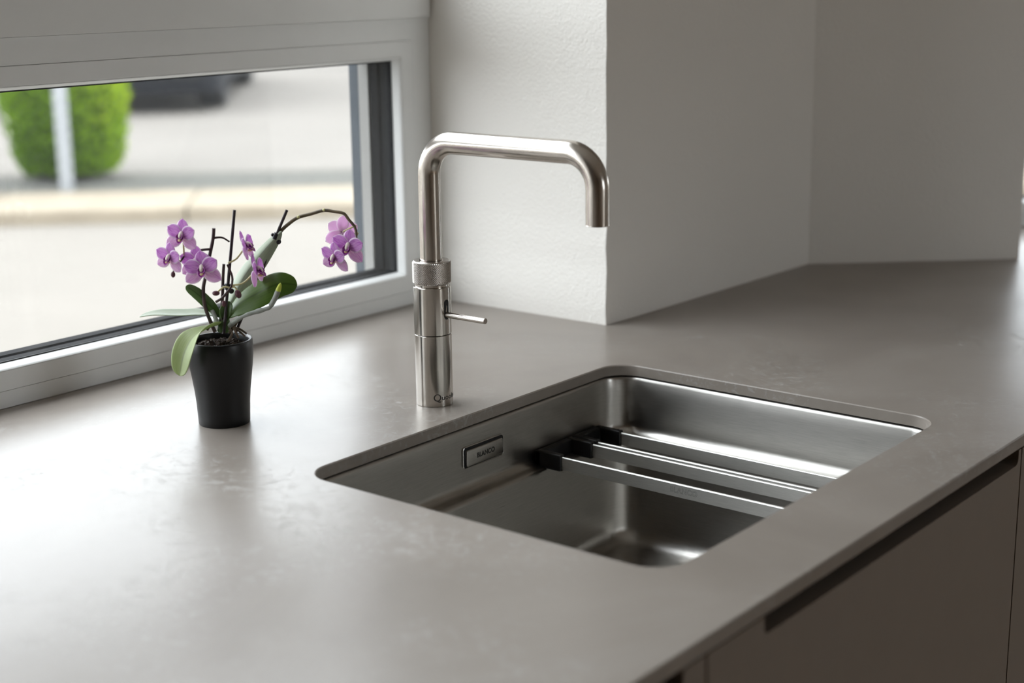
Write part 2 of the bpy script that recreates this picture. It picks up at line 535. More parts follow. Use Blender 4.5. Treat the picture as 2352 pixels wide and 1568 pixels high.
# wobbly plaster corner shared by the niche reveal and the main wall
NZ = 90
corner = []
for i in range(NZ + 1):
    z = HC * i / NZ
    a = mnoise.noise(Vector((z * 38, 0.3, 1.7))) + 0.6 * mnoise.noise(Vector((z * 95, 4.3, 2.7)))
    corner.append(Vector((XR + 0.0010 * a, YM - 0.0010 * a, z)))
def wall_mitre(name, far_pts, back_pts):
    """wall solid whose first plan corner is the wobbly edge; far_pts/back_pts are plan points"""
    L = []
    for c in corner:
        L.append([c] + [Vector((p[0], p[1], c.z)) for p in far_pts] + [Vector((p[0], p[1], c.z)) for p in back_pts])
    return struct(G().loops(L, True, True).build(name, M_PLASTER))
mit = (XR + 0.085, YM + 0.085)
wall_mitre('wall_niche', [(XR, 1.486)], [(XR + 0.3865, 1.486)])
e6 = P6 + Vector((0, 0, 0))
wall_mitre('wall_main', [(P6.x, P6.y)], [(P6.x + 0.165, 1.47), (XR + 0.3865, 1.486)])
struct(G().prism([P6, P7, P8, P8 + N2 * 0.10, (P6.x + 0.30, 1.47), (P6.x + 0.165, 1.47)], 0, HC).build('wall_oblique', M_PLASTER))
# around the second window niche
struct(G().prism([P8, P9, P9 + N2 * 0.10, P8 + N2 * 0.10], 0, wz(-0.012)).build('wall_below_window_2', M_PLASTER))
struct(G().prism([P8, P9, P9 + N2 * 0.10, P8 + N2 * 0.10], wz(0.3817), HC).build('wall_above_window_2', M_PLASTER))
struct(G().prism([P9, P10, P11, P11 + N2 * 0.39, P9 + N2 * 0.10], 0, HC).build('wall_oblique_far', M_PLASTER))
struct(G().prism([P11, (P11.x, YB0), (P11.x + 0.3, YB0), P11 + N2 * 0.39], 0, HC).build('wall_right', M_PLASTER))
# left side of niche
struct(G().box((-0.63, YM, 0), (-0.33, 1.486, HC)).build('wall_niche_left', M_PLASTER))
struct(G().box((XB0, YM, 0), (-0.63, YM + WT, HC)).build('wall_main_left', M_TAUPEWALL))
struct(G().box((XB0 - 0.3, YB0, 0), (XB0, YM + WT, HC)).build('wall_left', M_TAUPEWALL))
struct(G().box((-0.33, YW, 0), (XR, 1.486, wz(-0.012))).build('wall_below_window_1', M_PLASTER))
struct(G().box((-0.33, YW + 0.004, wz(0.3822)), (XR, 1.486, wz(0.4315))).build('wall_between_windows', M_PLASTER))
struct(G().box((-0.33, YW + 0.004, wz(1.4205)), (XR, 1.486, HC)).build('wall_above_window_3', M_PLASTER))
# rear wall; its unseen door opening is added and sized for ambient light
DX0, DX1, DH = 1.25, 2.17, 2.10
struct(G().box((XB0, YB0 - 0.3, 0), (DX0, YB0, HC)).build('wall_back', M_TAUPEWALL))
struct(G().box((DX1, YB0 - 0.3, 0), (P11.x + 0.3, YB0, HC)).build('wall_back_side', M_TAUPEWALL))
struct(G().box((DX0, YB0 - 0.3, DH), (DX1, YB0, HC)).build('wall_back_lintel', M_TAUPEWALL))
room = [(XB0 - 0.3, YB0 - 0.3), (P11.x + 0.3, YB0 - 0.3), (P11.x + 0.3, P11.y), (P9.x + 0.08, P9.y + 0.08), (P8.x + 0.08, P8.y + 0.08), (P6.x + 0.2, 1.46), (XR, 1.486), (XB0 - 0.3, 1.486)]
struct(G().prism(room, -0.12, 0.0).build('floor', M_FLOOR))
struct(G().prism(room, HC, HC + 0.15).build('ceiling', M_CEIL))

# ---------------------------------------------------------------- window builder
def ring_parts(fr, loops, name, mat, parent, smooth=30):
    """loops: list of (u0,u1,z0,z1,d); makes four mitred bars (bottom, right, top, left)"""
    for side in range(4):
        g = G(); L = []
        for (u0, u1, z0, z1, d) in loops:
            c = [(u0, z0), (u1, z0), (u1, z1), (u0, z1)]
            a, b = c[side], c[(side + 1) % 4]
            L.append([fr(Vector((a[0], d, a[1]))), fr(Vector((b[0], d, b[1])))])
        g.loops(L, closed=False)
        g.build(name, mat, parent, smooth=smooth)

def make_window(name, O, U, N, u0, u1, zb=0.0, zt=0.3817):
    def fr(p):
        return O + U * p.x + N * p.y + Vector((0, 0, wz(p.z)))
    t = thing(name, None, None, fr(Vector(((u0 + u1) / 2, 0, zb))), kind='structure')
    A = (u0, u1 - 0.0005, zb + 0.0004, zt)
    B = (u0 + 0.0335, u1 - 0.0345, zb + 0.0186, zt - 0.0282)
    Cc = (u0 + 0.057, u1 - 0.057, zb + 0.0405, zt - 0.0492)
    def ins(r, i, d): return (r[0] + i, r[1] - i, r[2] + i, r[3] - i, d)
    ring_parts(fr, [ins(A, 0, 0.075), ins(A, 0, 0.0), ins(B, -0.0003, 0.0), ins(B, -0.0001, 0.0004), ins(B, 0, 0.012), ins(B, 0.02, 0.02), ins(B, 0.02, 0.075), ins(A, 0, 0.075)], 'outer_frame', M_PVC, t)
    ring_parts(fr, [ins(B, 0.0002, 0.011), ins(B, 0.0002, -0.0001), ins(B, 0.0008, -0.0008), ins(Cc, -0.001, -0.0008), ins(Cc, 0.0, 0.0), ins(Cc, 0.0, 0.016), ins(B, 0.0002, 0.011)], 'sash_rail', M_PVC, t)
    ring_parts(fr, [ins(Cc, 0.0002, 0.014), ins(Cc, 0.0002, -0.0004), ins(Cc, 0.0012, 0.0006), ins(Cc, 0.0022, 0.0030), ins(Cc, 0.0048, 0.013), ins(Cc, 0.0002, 0.014)], 'glazing_bead', M_PVC, t, 50)
    ring_parts(fr, [ins(Cc, 0.0040, 0.0131), ins(Cc, 0.0062, 0.0134), ins(Cc, 0.0062, 0.0142), ins(Cc, 0.0040, 0.0142)], 'gasket', M_GASKET, t)
    g = G(); g.box((Cc[0] + 0.003, 0.0145, Cc[2] + 0.003), (Cc[1] - 0.003, 0.0165, Cc[3] - 0.003), fr)
    g.build('pane', M_GLASS, t)
    # dark outer shell behind the glass, then the pale blind guide and the rendered outer jamb
    D = ins(Cc, 0.0055, 0)[:4]
    ring_parts(fr, [ins(D, -0.012, 0.0168), ins(D, 0, 0.0168), ins(D, 0.0, 0.030), ins(D, -0.0015, 0.032), ins(D, -0.0015, 0.036), ins(D, 0.0005, 0.038), ins(D, 0.0008, 0.052), ins(D, -0.012, 0.052)], 'shell_frame', M_DARKALU, t)
    for s, ue in ((1, D[1]), (-1, D[0])):
        g = G(); g.box((min(ue - s * 0.002, ue + s * 0.035), 0.0545, zb + 0.02), (max(ue - s * 0.002, ue + s * 0.035), 0.072, zt + 0.018), fr)
        g.build('blind_guide', M_LIGHTALU, t)
        g = G(); g.box((min(ue - s * 0.001, ue + s * 0.06), 0.0735, zb - 0.02), (max(ue - s * 0.001, ue + s * 0.06), 0.090, zt + 0.018), fr)
        g.build('outer_jamb', M_BLUEGREY, t)
    g = G(); g.box((u0, 0.0525, zb - 0.03), (u1, 0.15 if zb < 0.1 else 0.10, zb), fr)
    g.build('window_sill', M_LIGHTALU, t)
    return t
make_window('window_1', Vector((0, YW, 0)), Vector((1, 0, 0)), Vector((0, 1, 0)), -0.33, XR)
ZT0, ZT1 = 0.432, 1.42
make_window('window_3', Vector((0, YW, 0)), Vector((1, 0, 0)), Vector((0, 1, 0)), -0.33, XR, ZT0, ZT1)
make_window('window_2', Vector((P8.x, P8.y, 0)), T2.copy(), N2.copy(), 0.0, 1.4)
# lacquered panel between the low window and the upper window
g = G()
g.loops([[Vector((x, y, z)) for x, z in ((-0.33, wz(0.3822)), (XR - 0.0042, wz(0.3822)), (XR - 0.0042, wz(0.4315)), (-0.33, wz(0.4315)))] for y in (YW + 0.003, YW - 0.0062)], True, True)
struct(g.build('trim_1', M_PANEL))
# unseen garden door in the rear wall, added for ambient room light
t = thing('added_door_1', None, None, ((DX0 + DX1) / 2, YB0 - 0.1, 0), kind='structure')
fw = 0.07
for x in (DX0 + fw / 2, (DX0 + DX1) / 2, DX1 - fw / 2):
    G().box((x - fw / 2, YB0 - 0.14, 0.0), (x + fw / 2, YB0 - 0.07, DH)).build('stile', M_PVC, t)
for z0, z1 in ((0.0, 0.08), (DH - 0.08, DH)):
    for xa, xb in ((DX0 + fw, (DX0 + DX1) / 2 - fw / 2), ((DX0 + DX1) / 2 + fw / 2, DX1 - fw)):
        G().box((xa, YB0 - 0.14, z0), (xb, YB0 - 0.07, z1)).build('rail', M_PVC, t)
for xa, xb in ((DX0 + fw, (DX0 + DX1) / 2 - fw / 2), ((DX0 + DX1) / 2 + fw / 2, DX1 - fw)):
    G().box((xa, YB0 - 0.11, 0.08), (xb, YB0 - 0.104, DH - 0.08)).build('pane', M_GLASS, t)

# sampling portals for the sky light in the three openings (no light of their own)
def portal(name, loc, xdir, nrm, w, h):
    l = bpy.data.lights.new(name, 'AREA')
    l.shape = 'RECTANGLE'; l.size = w; l.size_y = h
    l.cycles.is_portal = True
    o = bpy.data.objects.new(name, l); COL.objects.link(o)
    z = -nrm.normalized(); x = xdir.normalized(); y = z.cross(x)
    o.matrix_world = Matrix.Translation(loc) @ Matrix((x, y, z)).transposed().to_4x4()
portal('portal_1', Vector(((XR - 0.33) / 2, YW + 0.10, wz(0.19))), Vector((1, 0, 0)), Vector((0, -1, 0)), 1.85, 0.37)
pm = P8 + T2 * 0.7 + N2 * 0.10
portal('portal_4', Vector(((XR - 0.33) / 2, YW + 0.10, wz(0.96))), Vector((1, 0, 0)), Vector((0, -1, 0)), 1.85, 0.92)
portal('portal_2', Vector((pm.x, pm.y, wz(0.19))), T2, -N2, 1.35, 0.37)
portal('portal_3', Vector(((DX0 + DX1) / 2, YB0 - 0.2, DH / 2)), Vector((1, 0, 0)), Vector((0, 1, 0)), DX1 - DX0, DH)

# ================================================================== OUTSIDE
ZG = wz(-0.75)                          # pavement level outside
TS = Vector((0.6871, -0.7265, 0)); NS = Vector((0.7265, 0.6871, 0))   # street direction / away from house
def st(s, w, z=0.0):
    return TS * s + NS * w + Vector((0, 0, z))
c0 = P8 + N2 * 0.12
k = (1.50 - c0.y) / T2.y
q0 = c0 + T2 * k
g = G().prism([(-40, 1.50), (q0.x, q0.y), c0 + T2 * 30, c0 + T2 * 30 + N2 * 6, st(25, 7.622), st(-45, 7.622)], ZG - 0.2, ZG)
struct(g.build('pavement', M_PAVE))
ZU = ZG + 0.075
t = thing('kerb', 'low sandstone kerb running along the far side of the bright pavement', 'kerb', st(-1.5, 7.622, ZG))
s = -9.0
i = 0
while s < 12:
    L = 1.0
    g = G()
    prof = [(7.622, ZG - 0.1), (7.622, ZU - 0.012), (7.634, ZU), (8.26, ZU), (8.26, ZG - 0.1)]
    g.loops([[st(a, w, z) for w, z in prof] for a in (s + 0.006, s + L - 0.006)], True, True)
    g.build('kerb_stone', M_KERBT, t)
    s += L
g = G(); g.loops([[st(a, w, z) for w, z in ((8.26, ZU - 0.2), (8.26, ZU - 0.004), (8.95, ZU - 0.004), (8.95, ZU - 0.2))] for a in (-40, 40)], True, True)
tag(g.build('gravel_strip', M_GRAVEL, loc=st(-1, 8.6, ZU)), 'grey gravel strip between the kerb and the pale road', 'gravel', kind='stuff')
g = G(); g.loops([[st(a, w, z) for w, z in ((8.95, ZU - 0.2), (8.95, ZU), (70, ZU), (70, ZU - 0.2))] for a in (-60, 60)], True, True)
struct(g.build('road', M_ROAD))
struct(G().box((-30, -40, -0.3), (30, YB0 - 0.31, -0.02)).build('terrace', M_PAVE))

# fence: posts and diamond wire
t = thing('wire_fence', 'grey chain-link fence with a round post behind the kerb', 'fence', st(-1.71, 8.33, ZU))
FH = 1.25
for s in (-4.21, -1.71, 0.79, 3.29):
    G().lathe([(0.036, 0), (0.036, FH + 0.05), (0.028, FH + 0.062), (0.0, FH + 0.065)], st(s, 8.33, ZU - 0.002), 20, True, False).build('post', M_GALV, t, smooth=40)
g = G()
cell = 0.075
s0, s1 = -4.21, 3.29
n = int((s1 - s0 + FH) / cell)
for sg in (1, -1):
    for i in range(n):
        a = s0 - FH + i * cell if sg == 1 else s0 + i * cell
        b = a + FH if sg == 1 else a - FH
        za, zb = 0.02, FH
        pa, pb = a, b
        def clip(sv): return max(s0, min(s1, sv))
        if max(a, b) <= s0 or min(a, b) >= s1: continue
        def zat(sv): return za + (zb - za) * (sv - a) / (b - a)
        qa, qb = clip(a), clip(b)
        g.tube([st(qa, 8.29 + 0.003 * sg, ZU + zat(qa)), st(qb, 8.29 + 0.003 * sg, ZU + zat(qb))], 0.0011, 4, False)
for z in (0.03, 0.62, FH):
    g.tube([st(s0, 8.29, ZU + z), st(s1, 8.29, ZU + z)], 0.002, 4, False)
o = g.build('wire_mesh', M_WIRE, t); o['kind'] = 'stuff'

# clipped shrub behind the fence
def shrub(name, label, c, rx, ry, h, n, bright):
    t = thing(name, label, 'shrub', c)
    G().lathe([(0.03, 0), (0.025, 0.2)], c - Vector((0, 0, 0.01)), 10).build('trunk', M_TRUNK, t, smooth=40)
    def surf(ph, z):
        z01 = z / h
        k = 0.80 + 0.22 * math.sin(min(1, z01 * 1.6) * math.pi / 2)
        if z01 > 0.8: k *= math.sqrt(max(0.02, 1 - ((z01 - 0.8) / 0.2) ** 2 * 0.85))
        if z01 < 0.06: k *= 0.86 + 2.3 * z01
        k *= 1 + 0.07 * mnoise.noise(Vector((math.cos(ph) * 2.2, math.sin(ph) * 2.2, z * 4 + c.x)))
        return k
    g = G(); L = []
    for kz in range(17):
        z = h * kz / 16
        L.append([c + TS * (rx * 0.88 * surf(2*math.pi*i/28, z) * math.cos(2*math.pi*i/28)) + NS * (ry * 0.88 * surf(2*math.pi*i/28, z) * math.sin(2*math.pi*i/28)) + Vector((0, 0, 0.03 + z * 0.97)) for i in range(28)])
    g.loops(L, True, True).build('inner_core', M_HEDGECORE, t, smooth=60)  # solid dark green core closing the inside of the foliage
    g = G(); tints = []
    rnd = random.Random(11)
    for i in range(n):
        ph = rnd.uniform(0, 2 * math.pi); z = rnd.uniform(0.01, 1.0) * h
        k = surf(ph, z) * rnd.uniform(0.86, 1.04)
        p = c + TS * (rx * k * math.cos(ph)) + NS * (ry * k * math.sin(ph)) + Vector((0, 0, z + 0.02))
        out = (TS * math.cos(ph) + NS * math.sin(ph) + Vector((0, 0, 0.8))).normalized()
        d = (out + Vector((rnd.gauss(0, .5), rnd.gauss(0, .5), rnd.gauss(0, .5)))).normalized()
        w = d.cross(Vector((rnd.gauss(0, 1), rnd.gauss(0, 1), rnd.gauss(0, 1)))).normalized()
        l = rnd.uniform(0.022, 0.045)
        g.add([p, p + d * l * 0.5 + w * l * 0.28, p + d * l, p + d * l * 0.5 - w * l * 0.28], [(0, 1, 2, 3)])
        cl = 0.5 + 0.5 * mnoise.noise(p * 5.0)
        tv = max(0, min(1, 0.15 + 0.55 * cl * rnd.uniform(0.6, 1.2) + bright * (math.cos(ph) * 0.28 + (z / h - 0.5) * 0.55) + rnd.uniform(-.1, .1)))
        tints += [tv] * 4
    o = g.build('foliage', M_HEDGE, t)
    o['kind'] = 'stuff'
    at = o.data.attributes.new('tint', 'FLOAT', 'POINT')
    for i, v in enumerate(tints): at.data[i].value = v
    return t
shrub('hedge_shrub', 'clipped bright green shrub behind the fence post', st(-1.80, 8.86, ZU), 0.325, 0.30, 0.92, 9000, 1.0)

# parked car beyond the road edge, only its lower corner shows
def car(c, ax, ay):
    """ax: towards the car's right side as seen, ay: away; rear end faces the window"""
    t = thing('car', 'dark grey parked car beyond the fence, lower rear corner showing', 'car', c)
    def P(x, y, z): return c + ax * x + ay * y + Vector((0, 0, z))
    W = 0.86
    sec = [(0.0, 0.24), (0.03, 0.17), (0.35, 0.15), (0.9, 0.20), (3.3, 0.20), (3.95, 0.18), (4.2, 0.22), (4.28, 0.40), (4.22, 0.62), (3.9, 0.78), (3.0, 0.92), (0.25, 0.98), (0.05, 0.88), (-0.03, 0.60), (-0.05, 0.42)]
    def hull(k, inset):
        return [P(k * (W - inset * (0.7 if 0.3 < z < 0.75 else 1.0)), y + (inset * 0.9 if y < 2 else -inset * 0.9), z) for y, z in sec]
    L = [hull(-1, 0.0), hull(-0.97, 0.0), hull(-0.8, -0.03), hull(0.8, -0.03), hull(0.97, 0.0), hull(1, 0.0)]
    L = []
    for x, ins in ((-W, 0.20), (-W + 0.03, 0.09), (-W + 0.12, 0.02), (-0.4, -0.03), (0.4, -0.03), (W - 0.12, 0.02), (W - 0.03, 0.09), (W, 0.20)):
        L.append([P(x, y + (ins if y < 2 else -ins), z) for y, z in sec])
    G().loops(L, True, True).build('body', M_CARP, t, smooth=50)
    cab = [(0.20, 0.95), (0.55, 1.38), (0.9, 1.45), (2.2, 1.44), (3.05, 0.90)]
    G().loops([[P(x, y, z) for y, z in cab] for x in (-0.70, 0.70)], True, True).build('cabin_glass', M_CARGLASS, t, smooth=30)
    G().loops([[P(x, y, z) for y, z in ((0.62, 1.40), (0.9, 1.47), (2.15, 1.46), (2.3, 1.42))] for x in (-0.66, 0.66)], True, True).build('roof', M_CARP, t, smooth=30)
    for x in (-0.74, 0.74):
        for y in (0.72, 3.42):
            L = []
            for r, dx in ((0.19, -0.11), (0.30, -0.11), (0.318, -0.08), (0.318, 0.08), (0.30, 0.11), (0.19, 0.11)):
                L.append([P(x + dx, y + r * math.cos(2*math.pi*i/28), 0.318 + r * math.sin(2*math.pi*i/28)) for i in range(28)])
            G().loops(L, True, True).build('wheel', M_TYRE, t, smooth=40)
    G().loops([[P(x, y, z) for y, z in ((-0.075, 0.30), (-0.09, 0.36), (-0.085, 0.46), (0.02, 0.48), (0.05, 0.28))] for x in (-0.74, 0.74)], True, True).build('bumper', M_TYRE, t, smooth=40)
    return t
car(st(-2.22, 12.80, ZU), TS, NS)
# pale building far across the road
t = thing('building', 'pale rendered building far across the road', 'building', st(0, 30, ZU))
g = G(); g.loops([[st(a, w, z) for w, z in ((30, ZU), (30, ZU + 7), (40, ZU + 7), (40, ZU))] for a in (-14, 22)], True, True)
g.build('wall', M_RENDER, t)
g = G(); g.loops([[st(a, w, z) for w, z in ((29.6, ZU + 7), (30.2, ZU + 7.5), (40, ZU + 7.5), (40.4, ZU + 7))] for a in (-14.4, 22.4)], True, True)
g.build('roof', M_CARC, t)
for i in range(8):
    for z in (1.2, 4.2):
        a = -11 + i * 4.0
        g = G(); g.loops([[st(x, 29.97, ZU + z), st(x, 29.97, ZU + z + 1.4), st(x, 30.05, ZU + z + 1.4), st(x, 30.05, ZU + z)] for x in (a, a + 1.6)], True, True)
        g.build('window', M_CARGLASS, t)

# ================================================================== WORKTOP
TH = 0.012
CH = 0.0011
def worktop():
    F2 = Vector((1.80, YF, 0)) + T2 * 1.88
    outer = [Vector((-2.0, YF, 0)), Vector((1.80, YF, 0)), F2, F2 + N2 * 0.596, P10 - N2 * 0.0, P9, P8, P7, P6, Vector((XR + .002, YM - 0.002, 0)), Vector((XR, YW, 0)), Vector((-0.33, YW, 0)), Vector((-0.33, YM, 0)), Vector((-2.0, YM, 0))]
    # keep clear of the walls by a hair
    outer[3] = F2 + N2 * 0.59
    hole = rrect(SX0, SX1, SY0, SY1, 0.031, 14)
    hole_t = rrect(SX0 - CH, SX1 + CH, SY0 - CH, SY1 + CH, 0.031 + CH, 14)
    outer_t = [p.copy() for p in outer]
    outer_t[0].y += CH; outer_t[1].y += CH; outer_t[2] += N2 * CH
    bm = bmesh.new()
    def loop(pts, z):
        return [bm.verts.new((p.x, p.y, wz(z))) for p in pts]
    ot, o1, ob = loop(outer_t, 0), loop(outer, -CH), loop(outer, -TH)
    ht, h1, hb = loop(hole_t, 0), loop(hole, -CH), loop(hole, -TH)
    def quads(a, b):
        n = len(a)
        for i in range(n):
            bm.faces.new((a[i], a[(i + 1) % n], b[(i + 1) % n], b[i]))
    quads(ot, o1); quads(o1, ob); quads(ht, h1); quads(h1, hb)
    for A, B in ((ot, ht), (ob, hb)):
        ed = []
        for L in (A, B):
            n = len(L)
            for i in range(n):
                e = bm.edges.get((L[i], L[(i + 1) % n])) or bm.edges.new((L[i], L[(i + 1) % n]))
                ed.append(e)
        bmesh.ops.triangle_fill(bm, use_beauty=True, use_dissolve=False, edges=ed)
    bmesh.ops.recalc_face_normals(bm, faces=bm.faces)
    me = bpy.data.meshes.new('worktop')
    bm.to_mesh(me); bm.free()
    me.materials.append(M_TOP)
    for v in me.vertices: v.co -= Vector((0, 0, wz(0)))
    o = bpy.data.objects.new('worktop', me); COL.objects.link(o)
    o.location = (0, 0, wz(0)); ORG[o.name] = Vector((0, 0, wz(0)))
    for p in me.polygons: p.use_smooth = True
    me.set_sharp_from_angle(angle=math.radians(25))
    tag(o, 'thin grey stone-look worktop with a rectangular sink cut-out', 'worktop')
worktop()

# ================================================================== SINK
t = thing('sink', 'undermounted rectangular stainless steel sink with an inner ledge', 'sink', ((SX0 + SX1) / 2, (SY0 + SY1) / 2, wz(-0.205)))
prof = [(-0.030, -0.0135), (-0.0040, -0.0135), (-0.0030, -0.0137), (-0.0018, -0.0145), (-0.0010, -0.0158), (-0.0006, -0.0180), (0.0, -0.030), (0.0010, -0.0695)]
for k in range(1, 9):
    a = math.pi / 2 * k / 8
    prof.append((0.0010 + 0.0105 * (1 - math.cos(a)), -0.0695 - 0.0110 * math.sin(a)))
prof += [(0.0150, -0.0811), (0.0172, -0.0820), (0.0186, -0.0838), (0.0192, -0.0870), (0.0220, -0.160), (0.0230, -0.182)]
for k in range(1, 9):
    a = math.pi / 2 * k / 8
    prof.append((0.0230 + 0.020 * (1 - math.cos(a)), -0.182 - 0.020 * math.sin(a)))
prof.append((0.075, -0.2035))
L = []
for ins, z in prof:
    r = max(0.012, 0.031 - 0.18 * max(0, ins) + (0.02 if ins < -0.01 else 0))
    L.append(rrect(SX0 + ins, SX1 - ins, SY0 + ins, SY1 - ins, r, 14, wz(z)))
bowl = G().loops(L, False, True).build('bowl', M_SINK, t, smooth=60, solid=0.0)
md = bowl.modifiers.new('sheet', 'SOLIDIFY'); md.thickness = 0.001; md.offset = 1 if False else -1
dc = Vector((1.05, 0.80, wz(-0.2035)))
G().lathe([(0.052, 0.0002), (0.052, 0.0014), (0.050, 0.0022), (0.043, 0.0016), (0.0405, -0.0)], dc, 48, False, False).build('drain_ring', M_SINK, t, smooth=40)
G().lathe([(0.039, 0.0004), (0.039, 0.0022), (0.036, 0.0032), (0.010, 0.0036), (0.0, 0.0036)], dc, 48, True, False).build('drain_cap', M_SINK, t, smooth=40)
# overflow cover on the rear wall
ox0, ox1, oz0, oz1 = 1.1368, 1.2012, -0.0556, -0.0334
yo = SY1 - 0.0009
def vplate(x0, x1, z0, z1, r, ylist, name, mat, par):
    L = []
    for ins, y in ylist:
        L.append([Vector((p.x, y, p.y)) for p in rrect(x0 + ins, x1 - ins, wz(z0) + ins, wz(z1) - ins, max(0.0003, r - ins), 8)])
    return G().loops(L, True, True).build(name, mat, par, smooth=40)
vplate(ox0 - 0.0008, ox1 + 0.0008, oz0 - 0.0008, oz1 + 0.0008, 0.0042, [(0, yo + 0.002), (0, yo - 0.0004), (0.0008, yo - 0.0008), (0.0012, yo - 0.0006), (0.0012, yo + 0.002)], 'overflow_rim', M_SINK, t)
vplate(ox0, ox1, oz0, oz1, 0.0036, [(0.0, yo + 0.002), (0.0002, yo - 0.0007)], 'overflow_gap', M_BLACKPL, t)
pl = vplate(ox0 + 0.0030, ox1 - 0.0026, oz0 + 0.0018, oz1 - 0.0030, 0.0022, [(0, yo + 0.001), (0, yo - 0.0022), (0.0004, yo - 0.0027), (0.0010, yo - 0.0029)], 'overflow_plate', M_SINK, t)
oc = ((ox0 + ox1) / 2 + 0.0008, (oz0 + oz1) / 2 - 0.0006)
text_geo('BLANCO', 0.0072, lambda x, y, z: Vector((oc[0] + x, yo - 0.0029 - z, wz(oc[1]) + y)), 0.00012, weight=0.035).build('lettering', M_INK, pl)

# rails lying across the ledge
def rail(xa, xb, label, logo=False):
    zt = -0.0660; hb = 0.0142; th = 0.0034
    y0, y1 = SY0 + 0.0035, SY1 - 0.0035
    yb0, yb1 = SY0 + 0.030, SY1 - 0.0385
    t = thing('sink_rail', label, 'sink rail', ((xa + xb) / 2, (y0 + y1) / 2, wz(-0.0815)), group='rails across the sink ledge')
    def barg(xc):
        L = []
        a = th / 2; b = 0.0012
        sec = [(-a, -hb), (a, -hb), (a, -b)]
        for k in range(7):
            an = math.pi * k / 6
            sec.append((a * math.cos(an), -b + b * math.sin(an)))
        sec.append((-a, -b))
        for y in (yb0 - 0.01, yb1 + 0.01):
            L.append([Vector((xc + sx, y, wz(zt + sz))) for sx, sz in sec])
        return G().loops(L, True, True)
    bars = []
    for xc in (xa + th / 2, xb - th / 2):
        bars.append(barg(xc).build('bar', M_RAIL, t, smooth=50))
    # black U-shaped end pieces: two arms and a cross piece
    for far in (True, False):
        ya, yb = (yb1, y1) if far else (y0, yb0)
        g = G()
        sgn = 1 if far else -1
        def slab(x0, x1, yA, yB, z0, z1, r=0.0012):
            L = []
            for ins, z in ((r, z0), (0, z0 + r), (0, z1 - r), (r * 0.4, z1 - r * 0.3), (r, z1)):
                L.append([Vector((p.x, p.y, wz(z))) for p in rrect(x0 + ins, x1 - ins, min(yA, yB) + ins, max(yA, yB) - ins, 0.0016, 4)])
            g.loops(L, True, True)
        slab(xa - 0.0022, xa + th + 0.0026, ya, yb, -0.0810 if False else zt - hb - 0.0022, zt + 0.0020)
        slab(xb - th - 0.0026, xb + 0.0022, ya, yb, zt - hb - 0.0022, zt + 0.0020)
        yo1 = y1 if far else y0
        slab(xa - 0.0022, xb + 0.0022, yo1, yo1 - sgn * 0.0085, zt - hb - 0.0012, zt + 0.0016)
        g.build('end_piece', M_BLACKPL, t, smooth=40)
    if logo:
        yc = 0.7905
        text_geo('BLANCO', 0.0078, lambda x, y, z: Vector((xa - 0.0001 - z * 0.3, yc - x, wz(zt - 0.0072) + y)), 0.00009, outline=True, font_space=1.05).build('lettering', M_ETCH, bars[0])
    return t
rail(1.2545, 1.3145, 'steel sink rail nearer the overflow cover, lettering on its bar', True)
rail(1.3210, 1.3690, 'plain steel sink rail nearest the far end wall of the sink')

# ================================================================== TAP
t = thing('tap', 'brushed steel kitchen tap with square spout and knurled collar', 'tap', FAU)
RB = 0.0194
def ch(r, z0, z1, c=0.0006):
    return [(r - 0.004, z0), (r - c, z0), (r, z0 + c), (r, z1 - c), (r - c, z1), (r - 0.006, z1)]
G().lathe(ch(RB, 0.0, 0.0754, 0.0004), FAU, 96).build('lower_body', M_TAP, t, smooth=35)
G().lathe([(RB - 0.0012, 0.0745), (RB - 0.0012, 0.0770)], FAU, 64).build('seam_ring', M_GASKET, t, smooth=40)
up = G().lathe(ch(RB + 0.0001, 0.0760, 0.1258, 0.0005), FAU, 96).build('upper_body', M_TAP, t, smooth=35)
G().lathe([(RB - 0.0022, 0.1250), (RB - 0.0022, 0.1300)], FAU, 64).build('neck_ring', M_TAP, t, smooth=40)
# knurled collar: real diamond relief
g = G(); NA, NR = 336, 60
L = []
zk0, zk1 = 0.1292, 0.1520
RK = RB + 0.0003
def tri(x):
    x = x - math.floor(x)
    return 1 - abs(2 * x - 1)
L.append([Vector((FAU.x + (RK - 0.0045) * math.cos(2*math.pi*i/NA), FAU.y + (RK - 0.0045) * math.sin(2*math.pi*i/NA), FAU.z + zk0 - 0.0008)) for i in range(NA)])
L.append([Vector((FAU.x + (RK - 0.0012) * math.cos(2*math.pi*i/NA), FAU.y + (RK - 0.0012) * math.sin(2*math.pi*i/NA), FAU.z + zk0 - 0.0008)) for i in range(NA)])
for kz in range(NR + 1):
    z = zk0 + (zk1 - zk0) * kz / NR
    lp = []
    for i in range(NA):
        th_ = i / NA
        a = 56 * th_ + (z - zk0) / 0.00228; b = 56 * th_ - (z - zk0) / 0.00228
        hgt = min(tri(a), tri(b))
        edge = min(1, min(kz, NR - kz) / 2.0)
        r = RK - 0.0007 + 0.0011 * hgt * edge
        lp.append(Vector((FAU.x + r * math.cos(2*math.pi*th_), FAU.y + r * math.sin(2*math.pi*th_), FAU.z + z)))
    L.append(lp)
for r, z in ((RK - 0.0010, zk1 + 0.0005), (RK - 0.0016, zk1 + 0.0009), (0.0125, zk1 + 0.0009), (0.0123, zk1 - 0.001)):
    L.append([Vector((FAU.x + r * math.cos(2*math.pi*i/NA), FAU.y + r * math.sin(2*math.pi*i/NA), FAU.z + z)) for i in range(NA)])
g.loops(L, True, True).build('knurled_collar', M_KNURL, t, smooth=22)
